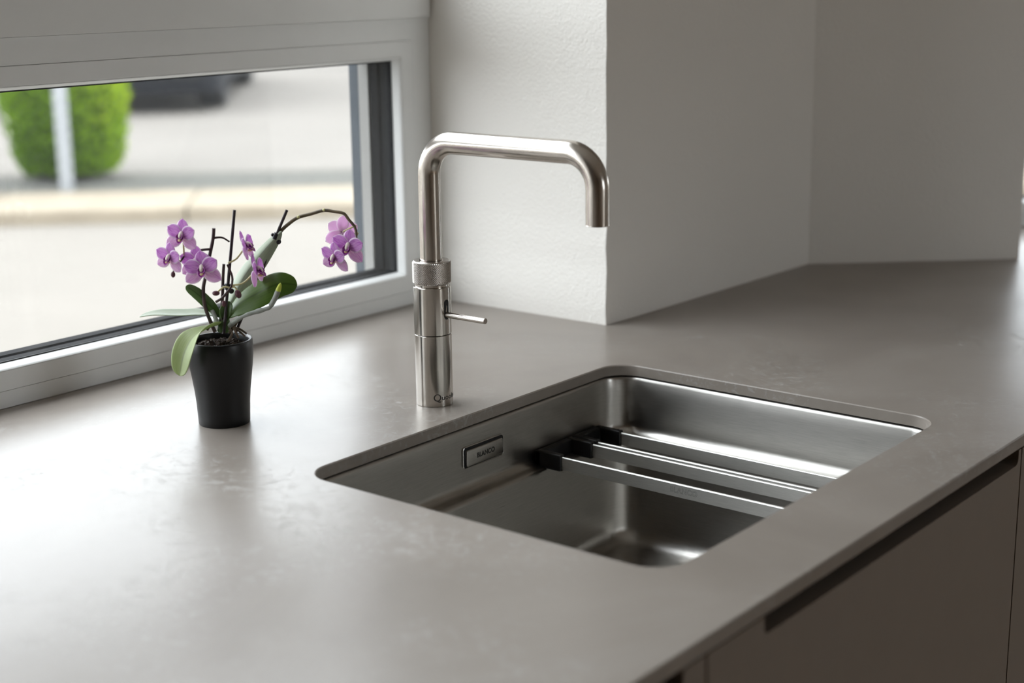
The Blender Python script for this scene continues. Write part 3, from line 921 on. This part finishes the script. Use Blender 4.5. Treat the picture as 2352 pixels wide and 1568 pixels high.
# spout
RP = 0.01135
zt_, yr, rb_ = 0.2748, -0.2105, 0.0335
path = [(0, 0.150)]
for k in range(6): path.append((0, 0.150 + (zt_ - rb_ - 0.150) * (k + 1) / 6))
for k in range(1, 17):
    a = math.pi / 2 * k / 16
    path.append((-(rb_ - rb_ * math.cos(a)), zt_ - rb_ + rb_ * math.sin(a)))
for k in range(1, 9):
    path.append((-rb_ + (yr + 2 * rb_) * k / 8, zt_))
for k in range(1, 17):
    a = math.pi / 2 * k / 16
    path.append((yr + rb_ - rb_ * math.sin(a), zt_ - rb_ + rb_ * math.cos(a)))
for k in range(1, 4): path.append((yr, zt_ - rb_ + (0.2085 - zt_ + rb_) * k / 3))
G().tube([FAU + Vector((0, y, z)) for y, z in path], RP, 48, False).build('spout', M_PIPE, t, smooth=60)
G().lathe([(RP, 0.2087), (RP + 0.0001, 0.2083), (RP - 0.0004, 0.2078), (RP - 0.0018, 0.2078), (RP - 0.0020, 0.213), (0.0, 0.213)], FAU + Vector((0, yr, 0)), 48, False, False).build('outlet_rim', M_PIPE, t, smooth=40)
G().lathe([(RP - 0.0022, 0.2100), (0.0, 0.2102)], FAU + Vector((0, yr, 0)), 32, False, False).build('aerator', M_BLACKPL, t)
# lever slot: black rounded patch on the body, facing the sink, painting the shade inside
def oncyl(ang_off, z, r):
    """arc length offset around the -y facing direction"""
    a = -math.pi / 2 + ang_off / RB
    return Vector((FAU.x + r * math.cos(a), FAU.y + r * math.sin(a), FAU.z + z))
sl = []
hw, s0_, s1_ = 0.0033, 0.0923, 0.1132
for k in range(17):
    a = math.pi * k / 16
    sl.append((hw * math.cos(a), s1_ - hw + hw * math.sin(a)))
for k in range(17):
    a = math.pi + math.pi * k / 16
    sl.append((hw * math.cos(a), s0_ + hw + hw * math.sin(a)))
G().loops([[oncyl(x, z, RB - 0.0005) for x, z in sl], [oncyl(x, z, RB + 0.00028) for x, z in sl]], True, True).build('lever_slot_shade', M_BLACKPL, t)
lv = [(0, -0.0170), (0, -0.0710), (0, -0.0714), (0, -0.0716)]
G().tube([FAU + Vector((0, y, 0.0973)) for x, y in lv], [0.0031, 0.0031, 0.0030, 0.0028], 32).build('lever', M_PIPE, t, smooth=40)
# maker's lettering around the foot
def arc(x, y, z): return oncyl(x, 0.0100 + y, RB + 0.00005 + z)
gq = text_geo('Q', 0.0108, lambda x, y, z: arc(x - 0.0134, y - 0.0002, z), 0.00008)
gr = text_geo('uooker', 0.0078, lambda x, y, z: arc(x + 0.0036, y - 0.0002, z), 0.00008, font_space=1.1)
gq.add(gr.v, gr.f)
gq.build('lettering', M_INK, t)

# ================================================================== BASE CABINETS
def cabinet(x0, x1, doors, label, top=-0.0172):
    """doors: list of (left, right, cut-out start, cut-out end)"""
    t = thing('base_cabinet', label, 'cabinet', ((x0 + x1) / 2, YF + 0.3, 0.1), group='base cabinets under the worktop')
    yd0, yd1 = YF + 0.0040, YF + 0.0230
    g = G()
    g.box((x0 + 0.001, yd1 + 0.003, 0.10), (x0 + 0.017, YM - 0.03, wz(-0.0125)))
    g.box((x1 - 0.017, yd1 + 0.003, 0.10), (x1 - 0.001, YM - 0.03, wz(-0.0125)))
    g.box((x0 + 0.017, yd1 + 0.003, 0.10), (x1 - 0.017, YM - 0.03, 0.117))
    g.box((x0 + 0.017, yd1 + 0.012, wz(-0.075)), (x1 - 0.017, yd1 + 0.026, wz(-0.0125)))
    g.build('carcass', M_CARC, t)
    for d0, d1, cut0, cut1 in doors:      # each door has a finger cut-out along its top edge
        gap = 0.0014
        xa, xb = d0 + gap, d1 - gap
        zt, zc = top, -0.0318
        r = 0.006
        pts = [(xa, 0.112), (xb, 0.112), (xb, wz(zt)), (cut1, wz(zt))]
        for k in range(7):
            a = math.pi / 2 * k / 6
            pts.append((cut1 - r + r * math.cos(a), wz(zc) + r - r * math.sin(a)))
        for k in range(7):
            a = math.pi / 2 * k / 6
            pts.append((cut0 + r - r * math.sin(a), wz(zc) + r - r * math.cos(a)))
        pts += [(cut0, wz(zt)), (xa, wz(zt))]
        G().loops([[Vector((x, y, z)) for x, z in pts] for y in (yd0, yd1)], True, True).build('door', M_CAB, t)
    return t
cabinet(0.8416, 1.78, [(0.8416, 1.4225, 0.921, 1.4145), (1.4225, 1.78, 1.50, 1.70)], 'wide taupe base cabinet directly under the steel sink')
cabinet(0.242, 0.8416, [(0.242, 0.8416, 0.29, 0.812)], 'taupe base cabinet to the left of the sink cabinet')
g = G(); g.box((0.242, YF + 0.07, 0.0), (1.78, YF + 0.085, 0.098))
tag(g.build('plinth', M_CARC, loc=(1.0, YF + 0.07, 0)), 'dark recessed plinth board below the taupe cabinets', 'plinth')

# ================================================================== ORCHID
PB = Vector((0.9821, 1.1676, wz(0)))          # foot of the pot
FH_ = Vector((FW.x, FW.y, 0)).normalized()
def P(px, py, off=0.0):
    """point at the plant's distance; off = metres nearer to the viewer than the pot axis"""
    return on_plane(px, py, PB - FH_ * off, FH_)
hz = lambda px, py: (P(px, py) - PB)
prof_px = [(0.0253, 0.0), (0.0258, 0.0012), (0.0262, 0.010), (0.0268, 0.022), (0.0279, 0.034), (0.0298, 0.048), (0.0315, 0.060), (0.0325, 0.070), (0.0328, 0.078), (0.0324, 0.0850), (0.0320, 0.0862), (0.0312, 0.0867), (0.0300, 0.0865), (0.0291, 0.0857), (0.0288, 0.084), (0.0284, 0.070), (0.026, 0.060), (0.0, 0.058)]
o = G().lathe(prof_px, PB, 72, True, False).build('flower_pot', M_POT, smooth=50, loc=PB)
tag(o, 'matt black tapered flower pot standing on the worktop by the window', 'flower pot')
# potting bark
g = G(); rnd = random.Random(3)
L = []
for r in (0.0284, 0.024, 0.018, 0.011, 0.005):
    L.append([PB + Vector((r * math.cos(2*math.pi*i/36), r * math.sin(2*math.pi*i/36), 0.0775 + 0.0045 * (1 - (r / 0.028) ** 2) + 0.0016 * mnoise.noise(Vector((r * 300 * math.cos(2*math.pi*i/36), r * 300 * math.sin(2*math.pi*i/36), 0))))) for i in range(36)])
g.loops(L, False, True)
for i in range(170):
    a = rnd.uniform(0, 2*math.pi); r = 0.026 * math.sqrt(rnd.random())
    c = PB + Vector((r * math.cos(a), r * math.sin(a), 0.0785 + 0.0045 * (1 - (r / 0.028) ** 2)))
    d1 = Vector((rnd.gauss(0,1), rnd.gauss(0,1), rnd.gauss(0,.5))).normalized() * rnd.uniform(.0015, .0035)
    d2 = d1.cross(Vector((rnd.gauss(0,1), rnd.gauss(0,1), rnd.gauss(0,1)))).normalized() * rnd.uniform(.0010, .0020)
    d3 = d1.cross(d2).normalized() * rnd.uniform(.0006, .0014)
    g.add([c + d1*a_ + d2*b_ + d3*c_ for a_, b_, c_ in ((-1,-1,-1),(1,-1,-1),(1,1,-1),(-1,1,-1),(-1,-1,1),(1,-1,1),(1,1,1),(-1,1,1))], [(0,3,2,1),(4,5,6,7),(0,1,5,4),(1,2,6,5),(2,3,7,6),(3,0,4,7)])
o = g.build('potting_bark', M_BARK, loc=PB + Vector((0, 0, 0.078)))
tag(o, 'dark brown potting bark filling the black flower pot', 'bark', kind='stuff')

orchid = thing('orchid', 'small violet moth orchid in bloom in the black pot', 'orchid', PB + Vector((0, 0, 0.08)))
def smooth_path(pts, n=8):
    pts = [Vector(p) for p in pts]
    out = []
    for i in range(len(pts) - 1):
        p0 = pts[max(0, i - 1)]; p1 = pts[i]; p2 = pts[i + 1]; p3 = pts[min(len(pts) - 1, i + 2)]
        for k in range(n):
            u = k / n
            out.append(0.5 * ((2 * p1) + (p2 - p0) * u + (2*p0 - 5*p1 + 4*p2 - p3) * u*u + (3*p1 - p0 - 3*p2 + p3) * u**3))
    out.append(pts[-1])
    return out
def leaf(name, mid, half, side, fold, mat, tipw=0.5, curl=0.0, tipe=2.6, tipx=0.5):
    """mid: list of points; side: preferred sideways vector; fold: lift of the margins (m)"""
    pts = smooth_path(mid, 6); n = len(pts)
    g = G(); W = 8
    vs = []; uv = []
    for i, p in enumerate(pts):
        u = i / (n - 1)
        tg = (pts[min(i + 1, n - 1)] - pts[max(0, i - 1)]).normalized()
        sd = (side - tg * side.dot(tg)).normalized()
        nm = sd.cross(tg).normalized()
        w = half * min(1.0, 0.30 + 1.9 * u) * (1 - max(0, (u - tipw) / (1 - tipw)) ** tipe) ** tipx if u < 1 else 0.0
        w = max(w, 0.0004)
        for k in range(W + 1):
            x = -1 + 2 * k / W
            vs.append(p + sd * (w * x) + nm * (fold * (abs(x) ** 1.3) * (w / half) + curl * x * x * u * u))
            uv.append((k / W, u))
    fs = [(i * (W + 1) + k, i * (W + 1) + k + 1, (i + 1) * (W + 1) + k + 1, (i + 1) * (W + 1) + k) for i in range(n - 1) for k in range(W)]
    g.add(vs, fs, uv)
    return g.build(name, mat, orchid, smooth=180, solid=0.0011, subsurf=1)
VR = Vector((RT.x, RT.y, 0)).normalized(); VU = Vector((0, 0, 1)); VT = -FH_   # right, up, towards viewer
# upright folded leaf, broad dark leaf, short left leaf, level left leaf, drooping leaf
leaf('leaf', [P(519, 716, -.002), P(533, 690, -.004), P(563, 632, -.010), P(603, 580, -.014), P(633, 546, -.016), P(647, 531, -.016)], 0.0135, (VR * 0.80 - VU * 0.45 + VT * 0.28), -0.011, M_LEAFG, 0.15, tipe=1.4, tipx=0.9)
leaf('leaf', [P(519, 724, .002), P(545, 701, .006), P(590, 674, .010), P(640, 652, .010), P(683, 655, .006)], 0.0150, (VR * 0.25 + VU * 0.85 - VT * 0.45), 0.003, M_LEAFD, 0.45)
leaf('leaf', [P(507, 727, .002), P(486, 705, .004), P(455, 676, .008), P(427, 656, .010)], 0.0060, (VR * 0.75 + VU * 0.55 - VT * 0.25), -0.0025, M_LEAFM, 0.5)
leaf('leaf', [P(508, 728, -.002), P(470, 722, -.002), P(415, 723, -.006), P(360, 722, -.012), P(321, 727, -.016)], 0.0130, (VT * 0.99 + VU * -0.04), -0.003, M_LEAFG, 0.35)
leaf('leaf', [P(503, 745, .006), P(476, 754, .020), P(444, 776, .031), P(423, 815, .036), P(413, 863, .036)], 0.0138, (VR * 0.88 + VU * 0.33 + VT * 0.33), -0.0050, M_LEAFL, 0.45)
leaf('leaf', [P(517, 738, .004), P(519, 712, .006), P(528, 692, .007)], 0.0060, VR, 0.003, M_LEAFM, 0.5)
# crown
G().tube([P(512, 760, 0), P(514, 738, 0.001), P(517, 712, 0.001)], [0.006, 0.0062, 0.003], 12).build('crown', M_LEAFM, orchid, smooth=60)

def stem(pts, r0, r1, mat=M_STEM, nodes=(), name='stem'):
    pp = smooth_path(pts, 6); n = len(pp)
    o = G().tube(pp, [r0 + (r1 - r0) * i / (n - 1) for i in range(n)], 10).build(name, mat, orchid, smooth=60)
    return o
# left spike, cut at the top, with its side twig
stem([P(494, 762, .004), P(485, 742, .005), P(471, 704, .006), P(467, 664, .006), P(472, 634, .006), P(481, 588, .005), P(489, 549, .004), P(491, 524, .004)], 0.0020, 0.0017, M_STEMD)
stem([P(490, 547, .004), P(500, 545, .004), P(512, 546, .003), P(527, 555, .002)], 0.0012, 0.0008, M_STEMD, name='twig')
# flowering branch of the left spike
stem([P(484, 572, .005), P(461, 574, .010), P(440, 580, .016), P(424, 588, .020), P(414, 600, .022), P(403, 612, .022), P(398, 624, .022)], 0.0013, 0.0007, M_STEMD)
# middle stem along the stake with the twiggy side branch
stem([P(512, 765, .004), P(510, 720, .005), P(511, 680, .006), P(512, 640, .006), P(514, 606, .006)], 0.0020, 0.0014, M_STEMD)
stem([P(496, 693, .012), P(510, 684, .013), P(524, 668, .014), P(532, 655, .014), P(533, 634, .013), P(522, 607, .012)], 0.0014, 0.0010, M_STEMD)
# right spike: up along the second stake, then the arch
stem([P(526, 765, -.010), P(556, 716, -.012), P(596, 632, -.016), P(628, 560, -.019), P(645, 531, -.020), P(664, 513, -.020), P(685, 499, -.019), P(714, 491, -.018), P(744, 483, -.016), P(766, 485.5, -.014), P(789, 490, -.012), P(801, 504, -.010), P(814, 520, -.008), P(818, 534, -.006), P(818, 546, -.004)], 0.0021, 0.0013, M_STEM)
for q in ((685, 498), (744, 482), (790, 490), (815, 519), (820, 536)):
    G().ball(P(q[0], q[1], -.015), 0.0016, 8, 6).build('node', M_PEDI, orchid, smooth=60)
def pedicel(a, b, sag=0.002, mat=M_PEDI, r=0.0009):
    m = (a + b) / 2 - Vector((0, 0, sag))
    G().tube(smooth_path([a, m, b], 6), r, 8).build('pedicel', mat, orchid, smooth=60)
# buds
def bud(px, py, off, r, d=Vector((0, 0, -1))):
    c = P(px, py, off); d = d.normalized()
    u = d.cross(Vector((0.3, 0.9, 0.1))).normalized(); w = d.cross(u)
    G().ball(c, r, 14, 10, (u * r, w * r, d * r * 1.45)).build('bud', M_BUD, orchid, smooth=60)
bud(397.5, 630, .022, 0.0022); bud(496, 673, .016, 0.0026, -VR); bud(547, 675, .015, 0.0031, VU * -1 + VR * .4)
bud(514, 697, .015, 0.0022, -VU)
pedicel(P(530, 662, .014), P(501, 669, .016), -0.003); pedicel(P(533, 660, .014), P(545, 667, .015), -0.002)
# aerial roots
stemr = smooth_path([P(527, 748, .008), P(545, 734, .014), P(566, 723, .018), P(594, 714, .020), P(617, 707, .021), P(623, 701, .021)], 6)
G().tube(stemr, [0.0022 + 0.0002 * math.sin(i * 1.1) + 0.0003 * math.sin(i * .43) for i in range(len(stemr))], 10).build('aerial_root', M_ROOT, orchid, smooth=60)
stemr = smooth_path([P(622, 702, .021), P(631, 686, .022), P(639, 667, .023)], 6)
G().tube(stemr, 0.0026, 10).build('aerial_root', M_ROOT, orchid, smooth=60)
G().tube(smooth_path([P(638.5, 668, .023), P(641, 661, .023), P(644.5, 650, .023)], 5), [0.0026 * (1 - (i / 10) ** 3 * 0.8) for i in range(11)], 10).build('root_tip', M_ROOTTIP, orchid, smooth=60)
stemr = smooth_path([P(487, 712, .004), P(494, 728, .006), P(499, 744, .007)], 5)
G().tube(stemr, 0.0022, 10).build('aerial_root', M_ROOT, orchid, smooth=60)
for q in ([(526, 753, .008), (533, 766, .014), (522, 784, .022)], [(531, 752, .004), (545, 757, .005), (563, 772, .006)], [(536, 751, -.004), (552, 756, -.003), (566, 766, .000)], [(486, 748, .006), (480, 752, .010), (476, 758, .012)], [(536, 750, .010), (543, 766, .014), (548, 776, .014)]):
    G().tube(smooth_path([P(*a) for a in q], 5), [0.0011, ] * 11, 8).build('dry_root', M_DRYROOT, orchid, smooth=60)

# flowers -------------------------------------------------------------
def petal_geo(length, half, shape, cup, recurve=0.0, base=0.25):
    """flat petal along +y in local space, normal +z; returns verts, faces, uv"""
    n, W = 10, 8
    vs, uv = [], []
    for i in range(n + 1):
        u = math.sin(math.pi / 2 * i / n)
        cw, ex = (0.56, 0.50) if shape == 'round' else (0.50, 0.62)
        if u < cw:
            w = half * (base + (1 - base) * math.sin(math.pi / 2 * u / cw) ** 0.9)
        else:
            w = half * max(0.0, 1 - ((u - cw) / (1 - cw)) ** 2.1) ** ex
        w = max(w, 0.0002)
        for k in range(W + 1):
            x = -1 + 2 * k / W
            y = length * (u - 0.06 * x * x * (1 if shape == 'round' else 0.5) * u)
            z = cup * x * x * math.sin(math.pi * u) + recurve * u * u
            vs.append(Vector((w * x, y, z))); uv.append((k / W, u))
    fs = [(i * (W + 1) + k, i * (W + 1) + k + 1, (i + 1) * (W + 1) + k + 1, (i + 1) * (W + 1) + k) for i in range(n) for k in range(W)]
    return vs, fs, uv
def flower(c, face, upv, size, seed=0, spread=1.0, pale=False):
    """c: centre; face: direction it looks; upv: roughly where its top sepal points"""
    rnd = random.Random(seed)
    zf = face.normalized()
    xf = upv.cross(zf).normalized(); yf = zf.cross(xf)
    s = size
    fo = bpy.data.objects.new('flower', None)
    fo.empty_display_size = 0.01
    COL.objects.link(fo); fo.parent = orchid
    mp_, ms_ = (M_PETALB, M_PETALB) if pale else (M_PETAL, M_SEPAL)
    def place(vs, ang, tilt, zoff=0.0):
        a = math.radians(ang); tl = math.radians(tilt)
        dirv = yf * math.cos(a) - xf * math.sin(a)
        sidev = xf * math.cos(a) + yf * math.sin(a)
        d2 = dirv * math.cos(tl) + zf * math.sin(tl)
        n2 = zf * math.cos(tl) - dirv * math.sin(tl)
        return [c + sidev * v.x + d2 * v.y + n2 * (v.z + zoff) for v in vs]
    def one(name, mat, length, half, shape, ang, tilt, cup, rec, zoff=0.0):
        vs, fs, uv = petal_geo(length * s, half * s, shape, cup * s, rec * s)
        g = G().add(place(vs, ang + rnd.uniform(-4, 4), tilt + rnd.uniform(-5, 5), zoff * s), fs, uv)
        return g.build(name, mat, fo, smooth=180, solid=0.0005)
    one('sepal', mp_, 1.0, 0.36, 'long', 0, 6 * spread, -0.05, -0.05, -0.02)
    one('sepal', ms_, 1.12, 0.40, 'long', 124, 2 * spread, -0.05, -0.04, -0.03)
    one('sepal', ms_, 1.12, 0.40, 'long', -124, 2 * spread, -0.05, -0.04, -0.03)
    one('petal', mp_, 0.98, 0.42, 'round', 66, 14 * spread, 0.05, -0.06, 0.03)
    one('petal', mp_, 0.98, 0.42, 'round', -66, 14 * spread, 0.05, -0.06, 0.03)
    one('lip', M_LIP, 0.60, 0.22, 'long', 180, 34, 0.14, 0.10, 0.02)
    one('lip_lobe', M_LIP, 0.46, 0.17, 'round', 118, 58, 0.10, 0.0, 0.04)
    one('lip_lobe', M_LIP, 0.46, 0.17, 'round', -118, 58, 0.10, 0.0, 0.04)
    r = 0.125 * s
    cc = c + zf * 0.22 * s + yf * 0.07 * s
    ax = (zf * 0.55 - yf * 0.83).normalized()
    G().ball(cc, r, 12, 8, (xf * r, ax.cross(xf) * r, ax * r * 1.9)).build('column', M_COLUMN, fo, smooth=60)
    cc = c + zf * 0.20 * s - yf * 0.26 * s
    G().ball(cc, r, 10, 8, (xf * r * 1.1, yf * r * 0.8, zf * r * 1.4)).build('throat', M_THROAT, fo, smooth=60)
    return fo
def dv(r, u, t): return (VR * r + VU * u + VT * t).normalized()
S0 = 0.0172
FL = [
 # px, py, off, face(r,u,t), up(r,u), size
 (418, 541, .024, (-.25, .10, 1), (.12, 1), S0 * 0.98),
 (390, 592, .026, (-.45, .05, 1), (.18, 1), S0 * 0.92),
 (450, 602, .020, (-.15, .10, 1), (-.05, 1), S0 * 0.98),
 (465, 618, .030, (-.05, .12, 1), (-.10, 1), S0 * 1.08),
 (565, 566, .010, (.97, .34, .10), (-.50, .86), S0 * 0.98),
 (589, 622, .014, (1.0, .22, .12), (-.38, .92), S0 * 1.05),
 (786, 533, -.016, (-.05, .05, -1), (.10, 1), S0 * 1.0),
 (800, 566, .000, (-.25, -.02, 1), (.20, 1), S0 * 1.06),
 (769, 591, .002, (-.62, -.18, .85), (.18, 1), S0 * 0.98),
]
for i, (px, py, off, f, u, sz) in enumerate(FL):
    flower(P(px, py, off), dv(*f), dv(u[0], u[1], 0), sz, seed=i + 5, pale=(i == 6))
pedicel(P(423, 588, .020), P(421, 556, .022), 0.0); pedicel(P(416, 598, .022), P(394, 594, .022), 0.001)
pedicel(P(446, 580, .014), P(450, 598, .016), 0.0); pedicel(P(478, 590, .006), P(468, 616, .024), 0.0)
pedicel(P(524, 604, .012), P(561, 570, .010), 0.003); pedicel(P(534, 655, .014), P(584, 625, .014), 0.004)
pedicel(P(817, 534, -.006), P(800, 560, -.006), 0.0); pedicel(P(813, 519, -.008), P(788, 532, -.012), 0.0)
pedicel(P(818, 544, -.004), P(775, 588, -.004), 0.001)

# support stakes and clips
def stake(a, b, r, label, clips):
    t = thing('support_stake', label, 'plant stake', b, group='support stakes in the orchid pot')
    G().tube([b, a + (b - a) * 0.004, a], [r, r, r * 0.9], 14).build('rod', M_STAKE, t, smooth=40)
    for u, rr in clips:
        c = b + (a - b) * u; d = (a - b).normalized()
        s1 = d.cross(VT).normalized()
        g = G()
        g.tube([c - d * 0.003, c + d * 0.003], r + 0.0016, 12)
        g.ball(c + s1 * (r + 0.0022 + rr) - d * 0.004, 0.0028, 10, 8)
        g.ball(c - s1 * (r + 0.0020), 0.0018, 10, 8)
        g.build('clip', M_BLACKPL, t, smooth=50)
    return t
stake(P(538.5, 482, .007), P(514, 766, .008), 0.00155, 'dark stake standing upright in front of the pot centre', [(0.385, 0.0)])
stake(P(659, 482, -.020), P(540, 766, -.012), 0.00155, 'dark stake leaning right, supporting the arching flower spike', [(0.79, 0.0006)])
